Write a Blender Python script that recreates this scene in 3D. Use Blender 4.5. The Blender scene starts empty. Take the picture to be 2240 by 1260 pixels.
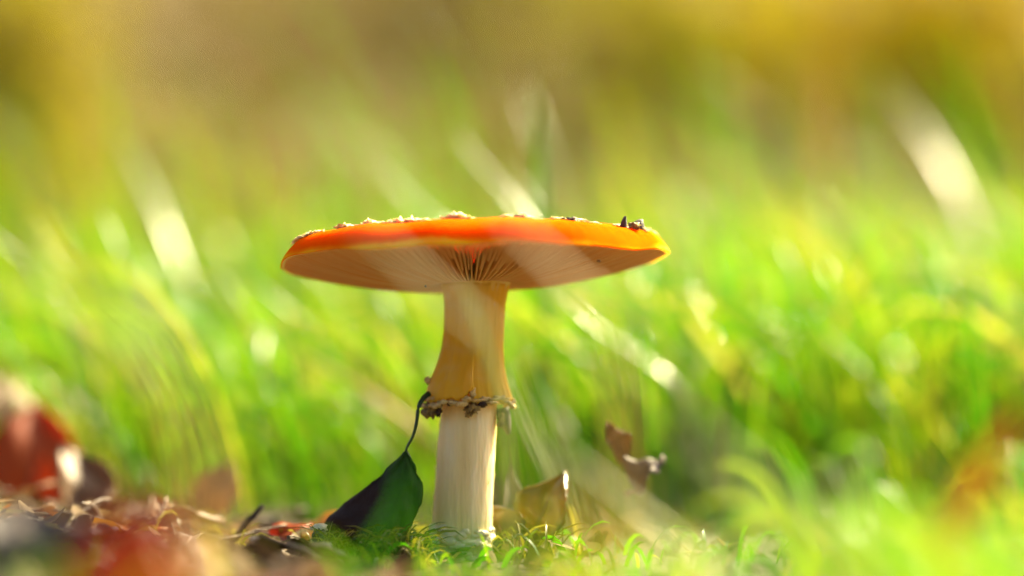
import bpy, math, random
import numpy as np
from mathutils import Vector, Matrix, noise as mnoise
R = math.radians
random.seed(7); rng = np.random.default_rng(7)
scene = bpy.context.scene
col = scene.collection

# ------------------------------------------------------------------ camera, sky, sun, exposure
CAM = Vector((0.0134, -1.30, 0.022)); PITCH = R(2.72); FPX = 2240 * 148.3 / 36.0
cam_d = bpy.data.cameras.new('camera'); cam = bpy.data.objects.new('camera', cam_d); col.objects.link(cam)
cam.location = CAM; cam.rotation_euler = (R(90) + PITCH, 0, 0)
cam_d.lens = 148.3; cam_d.sensor_width = 36; cam_d.clip_start = 0.01; cam_d.clip_end = 500
cam_d.dof.use_dof = True; cam_d.dof.focus_distance = 1.277; cam_d.dof.aperture_fstop = 3.0
scene.camera = cam

SUN_EL, SUN_AZ = R(40), R(42)          # azimuth measured from +Y (away from the camera) towards +X (right)
sun_vec = Vector((math.sin(SUN_AZ) * math.cos(SUN_EL), math.cos(SUN_AZ) * math.cos(SUN_EL), math.sin(SUN_EL)))
w = bpy.data.worlds.new('World'); scene.world = w; w.use_nodes = True
nt = w.node_tree; nt.nodes.clear()
sky = nt.nodes.new('ShaderNodeTexSky'); sky.sky_type = 'NISHITA'; sky.sun_disc = False
sky.sun_elevation = SUN_EL; sky.sun_rotation = SUN_AZ
bg = nt.nodes.new('ShaderNodeBackground'); bg.inputs[1].default_value = 0.07; sky.dust_density = 7.0; sky.air_density = 0.5; sky.ozone_density = 0.3
wo = nt.nodes.new('ShaderNodeOutputWorld')
nt.links.new(sky.outputs[0], bg.inputs[0]); nt.links.new(bg.outputs[0], wo.inputs[0])
sd = bpy.data.lights.new('sun', 'SUN'); sd.energy = 5.0; sd.angle = R(0.53); sd.color = (1.0, 0.86, 0.50)
sun = bpy.data.objects.new('sun', sd); col.objects.link(sun)
sun.rotation_euler = sun_vec.to_track_quat('Z', 'Y').to_euler(); sun.location = sun_vec * 20

vs = scene.view_settings
vs.view_transform = 'Standard'; vs.look = 'None'; vs.gamma = 1; vs.use_curve_mapping = False; vs.exposure = 2.35
scene.cycles.use_denoising = True
scene.cycles.denoiser = 'OPENIMAGEDENOISE'
scene.cycles.max_bounces = 8; scene.cycles.transparent_max_bounces = 6; scene.cycles.transmission_bounces = 6
scene.cycles.diffuse_bounces = 5; scene.cycles.glossy_bounces = 2
scene.cycles.sample_clamp_indirect = 6

# ------------------------------------------------------------------ helpers
cT, sT = math.cos(PITCH), math.sin(PITCH)
def P(px, py, Y):
    """photo pixel (2240 wide) + depth Y in metres -> world point"""
    u = (px - 1120) / FPX; v = -(py - 630) / FPX
    d = Vector((u, cT - v * sT, sT + v * cT)); t = (Y - CAM.y) / d.y
    return CAM + d * t

def smooth(a, b, x):
    t = min(1.0, max(0.0, (x - a) / (b - a))); return t * t * (3 - 2 * t)

def gz(x, y):
    """height of the ground"""
    n = mnoise.noise(Vector((x * 9, y * 9, 0.3))) * 0.006 + mnoise.noise(Vector((x * 30, y * 30, 5.1))) * 0.0025
    n *= smooth(0.0, 0.03, math.hypot(x, y))
    n += 0.05 * smooth(0.02, 0.9, y) - 0.011 * smooth(0.02, 0.35, -y)
    n += 0.012 * smooth(.06, .17, -x) * smooth(-.25, .05, y) * (1 - smooth(.2, .6, y)) if -.3 < y < .6 else 0
    far = max(0.0, y - 1.5)
    b = 0.15 * far * smooth(0.0, 1.2, far) + 0.12 * max(0.0, y - 5)
    if y > 14: b -= 0.20 * (y - 14)
    if far > 0: b += 0.10 * mnoise.noise(Vector((x * 0.7, y * 0.7, 2.2))) * smooth(0, 1.0, far)
    back = max(0.0, -1.2 - y)
    return n + b + 0.02 * back * mnoise.noise(Vector((x * .3, y * .3, 9)))

def mesh(name, verts, faces, mats, parent=None, smooth_=True, fmat=None):
    me = bpy.data.meshes.new(name)
    me.from_pydata([tuple(v) for v in verts], [], [tuple(f) for f in faces]); me.update()
    for m in (mats if isinstance(mats, (list, tuple)) else [mats]): me.materials.append(m)
    if fmat is not None: me.polygons.foreach_set('material_index', fmat)
    if smooth_: me.polygons.foreach_set('use_smooth', [True] * len(me.polygons))
    o = bpy.data.objects.new(name, me); col.objects.link(o)
    if parent: o.parent = parent
    return o
def bigmesh(name, V, F, mat, parent=None, smooth_=True):
    """numpy arrays, triangles or quads"""
    me = bpy.data.meshes.new(name); k = F.shape[1]
    me.vertices.add(len(V)); me.vertices.foreach_set('co', V.astype(np.float32).ravel())
    me.loops.add(F.size); me.loops.foreach_set('vertex_index', F.astype(np.int32).ravel())
    me.polygons.add(len(F)); me.polygons.foreach_set('loop_start', np.arange(0, F.size, k, dtype=np.int32))
    me.polygons.foreach_set('use_smooth', [smooth_] * len(F))
    me.update(calc_edges=True); me.validate(); me.materials.append(mat)
    o = bpy.data.objects.new(name, me); col.objects.link(o)
    if parent: o.parent = parent
    return o
def empty(name, loc=(0, 0, 0), rot=(0, 0, 0)):
    o = bpy.data.objects.new(name, None); col.objects.link(o); o.location = loc; o.rotation_euler = rot
    o.empty_display_size = 0.005
    return o
def tag(o, label=None, cat=None, group=None, kind=None):
    if label: o['label'] = label
    if cat: o['category'] = cat
    if group: o['group'] = group
    if kind: o['kind'] = kind
    return o

# ------------------------------------------------------------------ materials
class NT:
    def __init__(self, name):
        self.m = bpy.data.materials.new(name); self.m.use_nodes = True
        self.t = self.m.node_tree; self.t.nodes.clear()
        self.out = self.n('ShaderNodeOutputMaterial')
    def n(self, typ, **kw):
        x = self.t.nodes.new(typ)
        for k, v in kw.items(): setattr(x, k, v)
        return x
    def l(self, a, b): self.t.links.new(a, b)
    def ramp(self, fac, stops, interp='LINEAR'):
        r = self.n('ShaderNodeValToRGB'); r.color_ramp.interpolation = interp
        e = r.color_ramp.elements
        while len(e) < len(stops): e.new(0.5)
        for el, (p, c) in zip(e, stops): el.position = p; el.color = (*c, 1)
        self.l(fac, r.inputs[0]); return r.outputs[0]
    def noise(self, scale, detail=4, rough=.55, coord='Object', stretch=None):
        tc = self.n('ShaderNodeTexCoord'); src = tc.outputs[coord]
        if stretch:
            mp = self.n('ShaderNodeMapping'); mp.inputs['Scale'].default_value = stretch
            self.l(src, mp.inputs[0]); src = mp.outputs[0]
        nz = self.n('ShaderNodeTexNoise'); nz.inputs['Scale'].default_value = scale
        nz.inputs['Detail'].default_value = detail; nz.inputs['Roughness'].default_value = rough
        self.l(src, nz.inputs['Vector']); return nz.outputs['Fac']
    def bump(self, fac, strength, dist):
        b = self.n('ShaderNodeBump'); b.inputs['Strength'].default_value = strength; b.inputs['Distance'].default_value = dist
        self.l(fac, b.inputs['Height']); return b.outputs[0]
    def mix(self, a, b, fac, blend='MIX'):
        x = self.n('ShaderNodeMix', data_type='RGBA', blend_type=blend)
        for s, v in ((0, fac), (6, a), (7, b)):
            if isinstance(v, bpy.types.NodeSocket): self.l(v, x.inputs[s])
            elif s == 0: x.inputs[0].default_value = v
            else: x.inputs[s].default_value = (*v, 1)
        return x.outputs[2]
    def principled(self, color, rough=.5, spec=.5, normal=None, sss=0, radius=(1, .4, .2), scale=.004):
        p = self.n('ShaderNodeBsdfPrincipled')
        if isinstance(color, bpy.types.NodeSocket): self.l(color, p.inputs['Base Color'])
        else: p.inputs['Base Color'].default_value = (*color, 1)
        p.inputs['Roughness'].default_value = rough; p.inputs['Specular IOR Level'].default_value = spec
        if normal: self.l(normal, p.inputs['Normal'])
        if sss:
            p.inputs['Subsurface Weight'].default_value = sss; p.inputs['Subsurface Radius'].default_value = radius
            p.inputs['Subsurface Scale'].default_value = scale
        return p.outputs[0]
    def leafy(self, color, tcolor, trans, rough, spec=.5, normal=None):
        a = self.principled(color, rough, spec, normal)
        b = self.n('ShaderNodeBsdfTranslucent')
        if isinstance(tcolor, bpy.types.NodeSocket): self.l(tcolor, b.inputs[0])
        else: b.inputs[0].default_value = (*tcolor, 1)
        mx = self.n('ShaderNodeMixShader'); mx.inputs[0].default_value = trans
        self.l(a, mx.inputs[1]); self.l(b.outputs[0], mx.inputs[2]); return mx.outputs[0]
    def done(self, sh): self.l(sh, self.out.inputs[0]); return self.m

def leaf_material(name, c1, c2, trans=.5, rough=.4, spec=.5, scale=60, tgain=1.5, veins=False):
    """thin leaf: two pigment tones, light passes through"""
    N = NT(name)
    f = N.noise(scale, 5, .6)
    c = N.ramp(f, [(.35, c1), (.65, c2)])
    t = N.mix(c, (tgain,) * 3, 1.0, 'MULTIPLY')
    nb = N.bump(N.noise(scale * 6, 3), .35, .0006)
    return N.done(N.leafy(c, t, trans, rough, spec, nb))

def grass_material(name, stops, trans=.5, rough=.33, tgain=1.7):
    N = NT(name)
    g = N.n('ShaderNodeNewGeometry')
    c = N.ramp(g.outputs['Random Per Island'], stops)
    f = N.noise(25, 2)
    c = N.mix(c, N.mix(c, (.75, .9, .5), 1.0, 'MULTIPLY'), f)
    t = N.mix(c, (tgain * .95, tgain, tgain * .5), 1.0, 'MULTIPLY')
    return N.done(N.leafy(c, t, trans, rough, .25))

GREEN = [(0.0, (.03, .115, .003)), (.35, (.06, .15, .004)), (.6, (.095, .16, .005)), (.82, (.13, .16, .007)), (.92, (.22, .18, .03)), (1.0, (.32, .25, .09))]
M = {}
M['grass'] = grass_material('grass_blades', GREEN, .58, .33, 1.85)
M['grass_fresh'] = leaf_material('fresh_grass', (.07, .20, .008), (.11, .24, .012), .55, .3, .6, 25, 1.8)
M['grass_olive'] = leaf_material('olive_grass', (.15, .20, .02), (.20, .22, .03), .55, .3, .6, 25, 1.8)
M['grass_pale'] = leaf_material('pale_grass', (.26, .30, .12), (.34, .36, .18), .5, .22, .8, 25, 1.6)
M['straw'] = leaf_material('straw', (.42, .32, .13), (.50, .40, .20), .5, .35, .5, 30, 1.4)
M['straw_orange'] = leaf_material('orange_straw', (.36, .17, .03), (.42, .24, .05), .5, .4, .5, 30, 1.5)
M['stalk_brown'] = leaf_material('brown_stalk', (.14, .07, .03), (.22, .12, .05), .15, .5, .4, 40, 1.2)
M['leaf_red'] = leaf_material('red_leaf', (.34, .055, .008), (.42, .10, .015), .5, .5, .2, 70, 1.5)
M['leaf_orange'] = leaf_material('orange_leaf', (.46, .14, .02), (.5, .22, .04), .5, .42, .5, 70, 1.5)
M['leaf_brown'] = leaf_material('brown_leaf', (.12, .06, .025), (.20, .11, .045), .35, .5, .3, 70, 1.3)
M['leaf_tan'] = leaf_material('tan_leaf', (.30, .18, .09), (.38, .25, .13), .45, .5, .25, 70, 1.3)
M['leaf_grey'] = leaf_material('grey_leaf', (.10, .08, .06), (.17, .14, .11), .2, .5, .12, 70, 1.2)
M['leaf_slate'] = leaf_material('slate_leaf', (.05, .04, .045), (.09, .075, .075), .15, .6, .1, 70, 1.2)
M['leaf_olive'] = leaf_material('olive_leaf', (.12, .10, .015), (.22, .14, .02), .5, .25, .7, 90, 1.6)
M['leaf_yellow'] = leaf_material('yellow_leaf', (.42, .36, .03), (.36, .38, .05), .5, .4, .5, 60, 1.5)

def soil_material():
    N = NT('soil')
    f = N.noise(6, 8, .65); g = N.noise(140, 5, .7); h = N.noise(0.9, 3, .5)
    near = N.ramp(g, [(.3, (.035, .022, .012)), (.55, (.075, .05, .026)), (.75, (.13, .085, .045))])
    far = N.ramp(f, [(.3, (.07, .046, .006)), (.5, (.12, .08, .012)), (.7, (.18, .12, .025))])
    moss = N.ramp(g, [(.3, (.06, .058, .003)), (.7, (.12, .108, .006))])
    tc = N.n('ShaderNodeTexCoord'); sx = N.n('ShaderNodeSeparateXYZ'); N.l(tc.outputs['Object'], sx.inputs[0])
    hx = N.n('ShaderNodeMath', operation='MULTIPLY_ADD'); hx.inputs[1].default_value = .35; N.l(sx.outputs[0], hx.inputs[0]); N.l(h, hx.inputs[2])
    far2 = N.mix(far, moss, N.ramp(hx.outputs[0], [(.48, (0, 0, 0)), (.66, (1, 1, 1))]))
    mr = N.n('ShaderNodeMapRange'); mr.inputs[1].default_value = .9; mr.inputs[2].default_value = 1.8
    N.l(sx.outputs[1], mr.inputs[0])
    c = N.mix(near, far2, mr.outputs[0])
    return N.done(N.principled(c, .85, .3, N.bump(g, .8, .004)))
M['soil'] = soil_material()

def cap_skin():
    N = NT('cap_skin')
    tc = N.n('ShaderNodeTexCoord'); sx = N.n('ShaderNodeSeparateXYZ'); N.l(tc.outputs['Object'], sx.inputs[0])
    ln = N.n('ShaderNodeCombineXYZ'); N.l(sx.outputs[0], ln.inputs[0]); N.l(sx.outputs[1], ln.inputs[1])
    le = N.n('ShaderNodeVectorMath', operation='LENGTH'); N.l(ln.outputs[0], le.inputs[0])
    mr = N.n('ShaderNodeMapRange'); mr.inputs[1].default_value = 0; mr.inputs[2].default_value = .0602; N.l(le.outputs['Value'], mr.inputs[0])
    r1 = N.ramp(mr.outputs[0], [(0, (.58, .032, .001)), (.90, (.66, .055, .001)), (.98, (.70, .07, .001)), (.993, (.76, .17, .003)), (1.0, (.88, .40, .02))])
    f = N.noise(55, 4, .6)
    c = N.mix(r1, N.mix(r1, (1.1, 1.5, 1.0), 1.0, 'MULTIPLY'), N.ramp(f, [(.45, (0, 0, 0)), (.75, (1, 1, 1))]))
    nb = N.bump(N.noise(900, 3), .08, .0005)
    return N.done(N.principled(c, .5, .0, nb, 1.0, (1.0, .26, .03), .012))
def flesh():
    N = NT('cap_flesh')
    c = N.ramp(N.noise(120, 3), [(.3, (.88, .62, .26)), (.7, (.92, .70, .34))])
    return N.done(N.principled(c, .6, .3, None, 1.0, (1.0, .5, .2), .013))
def gill_m():
    N = NT('gill')
    oi = N.n('ShaderNodeObjectInfo')
    c = N.ramp(oi.outputs['Random'], [(0, (.88, .60, .25)), (1, (.94, .74, .38))])
    return N.done(N.leafy(c, N.mix(c, (1.05, 1.0, .9), 1.0, 'MULTIPLY'), .5, .6, .3))
def stem_m(name, bump):
    N = NT(name)
    f = N.noise(160, 5, .6, stretch=(1, 1, .12)); g = N.noise(70, 4, .6)
    c = N.ramp(f, [(.3, (.78, .62, .22)), (.5, (.90, .77, .34)), (.7, (.94, .86, .50))])
    c = N.mix(c, (.80, .62, .26), N.ramp(g, [(.55, (0, 0, 0)), (.8, (.7, .7, .7))]))
    up = N.ramp(f, [(.3, (.90, .58, .10)), (.7, (.93, .70, .22))])  # upper stem: own yellow plus warm light through the cap, put into colour
    tc = N.n('ShaderNodeTexCoord'); sx = N.n('ShaderNodeSeparateXYZ'); N.l(tc.outputs['Object'], sx.inputs[0])
    mr = N.n('ShaderNodeMapRange'); mr.inputs[1].default_value = .042; mr.inputs[2].default_value = .053; N.l(sx.outputs[2], mr.inputs[0])
    c = N.mix(c, up, mr.outputs[0])
    return N.done(N.principled(c, .5, .4, N.bump(f, bump, .002), .45, (1.0, .78, .40), .005))
def skirt_m():
    N = NT('ring_skirt')
    f = N.noise(110, 4, .6, stretch=(1, 1, .15)); g = N.noise(60, 3)
    c = N.ramp(f, [(.3, (.94, .57, .02)), (.7, (.96, .70, .07))])
    c = N.mix(c, (.92, .72, .22), N.ramp(g, [(.5, (0, 0, 0)), (.75, (1, 1, 1))]))
    return N.done(N.leafy(c, c, .4, .55, .08, N.bump(f, .25, .0005)))
def wart_m():
    N = NT('wart')
    c = N.ramp(N.noise(300, 4), [(.3, (.70, .40, .14)), (.6, (.84, .64, .32))])
    return N.done(N.principled(c, .7, .3, N.bump(N.noise(900, 3), .6, .0006), .6, (1, .6, .3), .002))
def crumb_m(name, a, b):
    N = NT(name)
    c = N.ramp(N.noise(500, 5, .7), [(.35, a), (.65, b)])
    return N.done(N.principled(c, .6, .5, N.bump(N.noise(1500, 4), .8, .0006)))
M['skin'] = cap_skin(); M['flesh'] = flesh(); M['gill'] = gill_m(); M['stem'] = stem_m('stem_flesh', 1.0); M['skirt'] = skirt_m(); M['wart'] = wart_m()
M['scale'] = crumb_m('stem_scales', (.80, .66, .34), (.90, .82, .56))
M['crumb_dark'] = crumb_m('dark_crumb', (.012, .007, .004), (.075, .04, .02))
M['crumb_tan'] = crumb_m('tan_crumb', (.06, .036, .01), (.50, .36, .10))
M['crumb_cream'] = crumb_m('cream_crumb', (.50, .34, .09), (.82, .64, .24))
M['bark'] = crumb_m('dark_bark', (.015, .014, .01), (.07, .05, .03))
M['twig'] = crumb_m('dry_twig', (.10, .06, .035), (.28, .2, .12))

# ------------------------------------------------------------------ the ground: one sheet, fine near the mushroom, out to the horizon
def spaced(near, step, far, n):
    a = list(np.arange(0, near, step)); g = np.geomspace(near, far, n); return np.array(a + list(g))
xp = spaced(.5, .0125, 90, 46); xs = np.concatenate([-xp[::-1], xp[1:]])
yp = spaced(.6, .0125, 120, 60); yn = spaced(.5, .02, 60, 22); ys = np.concatenate([-yn[::-1], yp[1:]])
gv = [(x, y, gz(x, y)) for y in ys for x in xs]
W_ = len(xs)
gf = [(j * W_ + i, j * W_ + i + 1, (j + 1) * W_ + i + 1, (j + 1) * W_ + i) for j in range(len(ys) - 1) for i in range(W_ - 1)]
tag(mesh('ground', gv, gf, M['soil']), kind='structure')

# ------------------------------------------------------------------ grass blades
def blade_arrays(pts, width, ups=None, fold=.25, taper=None):
    """ribbon with a V fold along a list of points; returns verts, quads"""
    pts = [Vector(p) for p in pts]; n = len(pts); V = []; F = []
    face = ups if ups is not None else Vector((0, -1, 0))
    for i, p in enumerate(pts):
        d = (pts[min(i + 1, n - 1)] - pts[max(i - 1, 0)]).normalized()
        s = d.cross(face)
        s = s.normalized() if s.length > 1e-4 else Vector((1, 0, 0))
        nn = s.cross(d)
        t = i / (n - 1)
        wd = width * (min(1, .55 + t * 1.8) * (1 - max(0, (t - .45) / .55) ** 1.7) + .02) * .5
        V += [p - s * wd, p + nn * wd * fold, p + s * wd]
    for i in range(n - 1):
        a = i * 3; F += [(a, a + 1, a + 4, a + 3), (a + 1, a + 2, a + 5, a + 4)]
    return V, F
def bez(p0, p1, p2, p3, n):
    out = []
    for i in range(n):
        t = i / (n - 1); s = 1 - t
        out.append(p0 * s**3 + p1 * 3 * s * s * t + p2 * 3 * s * t * t + p3 * t**3)
    return out
def cat_rom(P_, n):
    P_ = [Vector(p) for p in P_]; Q = [P_[0] * 2 - P_[1]] + P_ + [P_[-1] * 2 - P_[-2]]; out = []
    segs = len(P_) - 1
    for k in range(n):
        u = k / (n - 1) * segs; i = min(int(u), segs - 1); t = u - i
        a, b, c, d = Q[i:i + 4]
        out.append(.5 * (2 * b + (c - a) * t + (2 * a - 5 * b + 4 * c - d) * t * t + (3 * b - a - 3 * c + d) * t**3))
    return out

def grow_grass(name, spots, mat):
    VV = []; FF = []; off = 0
    for (x, y, L, wd, lean, az, droop, twist) in spots:
        z = gz(x, y) - .003
        d = Vector((math.cos(az), math.sin(az), 0))
        p0 = Vector((x, y, z)); p3 = p0 + d * L * lean + Vector((0, 0, L * math.sqrt(max(.05, 1 - lean * lean)) * (1 - droop * .45)))
        p1 = p0 + Vector((0, 0, L * .4)) + d * L * lean * .1
        p2 = p0 + d * L * lean * .55 + Vector((0, 0, L * .85))
        face = Vector((math.cos(twist), math.sin(twist), .1))
        v, f = blade_arrays(bez(p0, p1, p2, p3, 7), wd, face)
        VV += v; FF += [tuple(i + off for i in q) for q in f]; off += len(v)
    return bigmesh(name, np.array([tuple(v) for v in VV]), np.array(FF), mat)

def in_litter(x, y):
    """bare leaf litter patch to the left and in front of the mushroom"""
    n = mnoise.noise(Vector((x * 14, y * 14, 1.7))) * .03
    return (x < -.035 + n and y < .12 + n * 2) or (math.hypot(x, y) < .028) or (y < -.15 and x < .02)
spots = []
def scatter(n, xr, yr, Lr, wr, leanr, azc, azs, dens=None):
    c = 0
    while c < n:
        x = random.uniform(*xr); y = random.uniform(*yr)
        if y < .02 and abs(x) < .09 and y > -.6 and random.random() < .93: continue
        if in_litter(x, y) and random.random() < .97: continue
        if dens and random.random() > dens(x, y): continue
        spots.append((x, y, random.uniform(*Lr), random.uniform(*wr), random.uniform(*leanr), azc + random.gauss(0, azs), random.random(), random.uniform(0, 6.28)))
        c += 1
# clumps: fill with a density noise
dn = lambda x, y: smooth(-.15, .35, mnoise.noise(Vector((x * 11, y * 11, 3.3))) + .12)
scatter(3400, (-.26, .29), (.19, .65), (.035, .14), (.0007, .0022), (.2, .9), math.pi * .93, .9, dn)
scatter(3600, (-.45, .5), (.5, 1.5), (.05, .17), (.0009, .0028), (.15, .8), math.pi * .9, 1.1, dn)
scatter(1200, (.05, .34), (.19, .58), (.045, .15), (.001, .003), (.2, .85), math.pi * .75, 1.0)
scatter(900, (-.8, .8), (1.4, 2.6), (.05, .11), (.002, .004), (.1, .7), math.pi, 1.3, dn)
scatter(330, (.035, .20), (-.55, -.16), (.022, .048), (.0012, .003), (.3, .85), math.pi * .85, .9)
scatter(60, (.02, .13), (-.85, -.5), (.022, .036), (.0015, .003), (.3, .85), math.pi * .85, .9)
scatter(34, (.07, .24), (-.28, -.13), (.03, .08), (.001, .002), (.3, .85), math.pi * .85, .9)
for i in range(330):       # taller thin stalks
    spots.append((random.uniform(-.3, .35), random.uniform(.45, 1.1), random.uniform(.12, .24), random.uniform(.0008, .0018), random.uniform(.05, .55), math.pi + random.gauss(0, .8), random.random() * .5, random.uniform(0, 6.28)))
for i in range(70):        # short sprigs in the litter before the mushroom
    spots.append((random.uniform(-.13, .06), random.uniform(-.55, -.2), random.uniform(.012, .03), random.uniform(.001, .0025), random.uniform(.2, .8), random.uniform(0, 6.28), random.random(), random.uniform(0, 6.28)))
for i in range(60):        # sprigs right at the foot
    spots.append((random.uniform(-.03, .03), random.uniform(-.16, -.03), random.uniform(.008, .018), random.uniform(.0008, .002), random.uniform(.2, .9), random.uniform(0, 6.28), random.random(), random.uniform(0, 6.28)))
for i in range(170):       # low sward right of the foot
    spots.append((random.uniform(.03, .13), random.uniform(-.22, .06), random.uniform(.008, .02), random.uniform(.001, .0022), random.uniform(.2, .9), random.uniform(0, 6.28), random.random(), random.uniform(0, 6.28)))
tag(grow_grass('meadow_grass', spots, M['grass']), 'dense sunlit green grass with straw coloured blades behind mushroom', 'grass', kind='stuff')

def blade(label, pix, Y, wpx, mat, root=None, Y0=None, name='grass_blade', group=None, n=22, cat='grass blade', turn=.15, shine=False):
    """single blade: pix lists photo points from its lowest visible point to its tip; the root goes down to the ground"""
    Y *= 2.3; Y0 = Y if Y0 is None else Y0 * 2.3
    k = len(pix)
    if shine:
        hv = (sun_vec + Vector((0, -1, 0))).normalized(); e0 = P(*pix[0], Y0); e1 = P(*pix[-1], Y0)
        Y = Y0 + max(-.03, min(.16, ((e1.x - e0.x) * hv.x + (e1.z - e0.z) * hv.z) / -hv.y))
    pts = [P(px, py, Y0 + (Y - Y0) * (i / max(1, k - 1))) for i, (px, py) in enumerate(pix)]
    low = pts[0]
    if root is None: root = low.x + (low.x - pts[1].x) * .6
    rt = Vector((root, Y0, gz(root, Y0) - .003))
    if low.z > rt.z + .004:
        mid = rt.lerp(low, .5) + Vector(((low.x - root) * -.12, 0, 0)); pts = [rt, mid] + pts
    path = cat_rom(pts, n)
    wd = wpx / FPX * (Y - CAM.y)
    v, f = blade_arrays(path, wd, (sun_vec + Vector((0, -1, 0))).normalized() if shine else Vector((turn, -1, .1)), .1 if shine else .25)
    o = mesh(name, [p - rt for p in v], f, mat); o.location = rt
    so = o.modifiers.new('thickness', 'SOLIDIFY'); so.thickness = .00025; so.offset = 0
    return tag(o, label, cat, group)

bl = blade
bl('pale shiny grass blade tip curving up alone before the brown bank', [(470, 800), (370, 520), (310, 380), (262, 292)], .16, 26, M['grass_pale'], shine=True)
bl('very long arching green grass blade rising above the red cap', [(1062, 640), (1045, 380), (985, 140), (860, -40)], .25, 22, M['grass_olive'])
bl('glossy pale grass blade leaning out just above the cap centre', [(1190, 560), (1120, 440), (1060, 370), (995, 285)], .12, 30, M['grass_pale'], shine=True)
bl('shorter glossy blade beside the pale blade above the cap', [(1200, 560), (1160, 440), (1105, 365)], .13, 24, M['grass_pale'], shine=True)
bl('broad upright bright green blade standing behind the cap', [(1185, 640), (1183, 420), (1170, 185)], .11, 34, M['grass_fresh'])
bl('tall arching blade with a pale sunlit bend over the right grass', [(2190, 700), (2120, 480), (2040, 320), (1930, 180)], .22, 30, M['grass_pale'], shine=True)
bl('pale green blade pointing up left behind the warty cap edge', [(1010, 560), (900, 440), (825, 360)], .15, 26, M['grass_pale'], shine=True)
bl('wide straight pale blade standing behind the left cap rim', [(650, 700), (650, 520), (656, 345)], .19, 26, M['grass_pale'])
bl('thick orange brown dead stalk towering straight behind the right grass', [(1800, 700), (1808, 350), (1815, -60)], .40, 40, M['straw_orange'], name='dead_stalk', cat='stalk')
bl('tall olive blade standing close beside the orange brown stalk', [(1680, 620), (1700, 330), (1735, 60)], .36, 34, M['grass_olive'])
bl('dull brown green blade leaning right above the middle grass', [(1310, 620), (1345, 400), (1420, 150)], .32, 24, M['grass_olive'])
bl('bright white shining blade bent down beside the stem', [(1490, 860), (1400, 780), (1310, 720), (1215, 628)], .09, 40, M['grass_pale'], shine=True)
bl('pale upright blade under the right end of the cap', [(1395, 790), (1395, 680), (1412, 570)], .14, 36, M['grass_pale'], shine=True)
bl('rounded pale yellow green blade right of the cap end', [(1560, 780), (1530, 690), (1490, 605)], .16, 40, M['grass_pale'], shine=True)
bl('thin dry brown stalk stub standing in the right grass', [(1585, 890), (1610, 820), (1638, 745)], .06, 9, M['stalk_brown'], name='dry_stalk', cat='stalk')
bl('pale straw lying slantwise low behind the stem', [(905, 935), (760, 830), (600, 742)], .09, 16, M['straw'], root=.02)
bl('long yellow green blade at the far left edge', [(20, 800), (40, 500), (60, 180)], .30, 95, M['grass_olive'])
bl('yellow green blade beside the blade at the far left edge', [(110, 820), (70, 500), (5, 240)], .27, 85, M['grass_olive'])
bl('bright green blade bending right low behind the left grass', [(430, 1000), (400, 820), (330, 640)], .10, 30, M['grass_fresh'])
for i, (a, b, c) in enumerate([((1215, 1060), (1160, 940), (1110, 830)), ((1195, 1050), (1140, 930), (1105, 850)), ((1235, 1060), (1175, 930), (1120, 790)), ((1250, 1040), (1200, 900), (1150, 760))]):
    bl('thin silvery shining blade close beside the right of the stem', [a, b, c], .035 + .008 * i, 9, M['grass_pale'], group='thin shining blades beside the stem', turn=.6)
# foreground blades, close to the lens and far out of focus
bl('broad straw blade arching low over the left grass', [(420, 960), (330, 770), (170, 640), (-40, 575)], -.20, 34, M['straw'])
bl('pale green blade lying slantwise over the lower right grass', [(1600, 1290), (1430, 1150), (1210, 965)], -.12, 40, M['grass_pale'])
bl('yellow green blade slanting over the lower right grass', [(1790, 1200), (1620, 1040), (1440, 890)], -.19, 30, M['grass_olive'])
bl('thin pale straw crossing before the cap and stem', [(1330, 700), (1240, 610), (1150, 520), (1060, 420)], -.15, 18, M['straw'])
bl('thin yellow grass blade crossing before the left gills', [(1110, 790), (960, 645), (830, 525), (700, 430)], -.15, 14, M['grass_olive'])
bl('thin white straw hanging steeply before the upper stem', [(1100, 900), (1062, 760), (1022, 640), (1005, 610)], -.08, 11, M['grass_pale'])
bl('thin pale blade before the base of the cap right side', [(1140, 900), (1090, 700), (1060, 560)], -.17, 10, M['grass_olive'])
bl('broad green blade tip before the foot of the mushroom', [(985, 1300), (990, 1190), (1000, 1080)], -.16, 40, M['grass_fresh'])
bl('green blade leaning before the dark leaf', [(760, 1290), (860, 1130), (905, 1010)], -.13, 26, M['grass_fresh'])
bl('bright yellow green blade low before the stem foot', [(1030, 1290), (1080, 1210), (1130, 1150)], -.18, 44, M['grass_fresh'])
bl('orange brown blade leaning in at the far right edge', [(2080, 1160), (2160, 1000), (2260, 860)], -.14, 70, M['straw_orange'])
bl('orange straw blade standing low before the right grass', [(1300, 1290), (1290, 1150), (1245, 1030)], -.15, 46, M['straw_orange'])
bl('bright green blade low in the right foreground', [(1720, 1290), (1700, 1130), (1640, 980)], -.14, 46, M['grass_fresh'])
bl('fresh green blade tip low before the far right grass', [(1960, 1290), (1900, 1110), (1880, 960)], -.13, 40, M['grass_fresh'])

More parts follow.
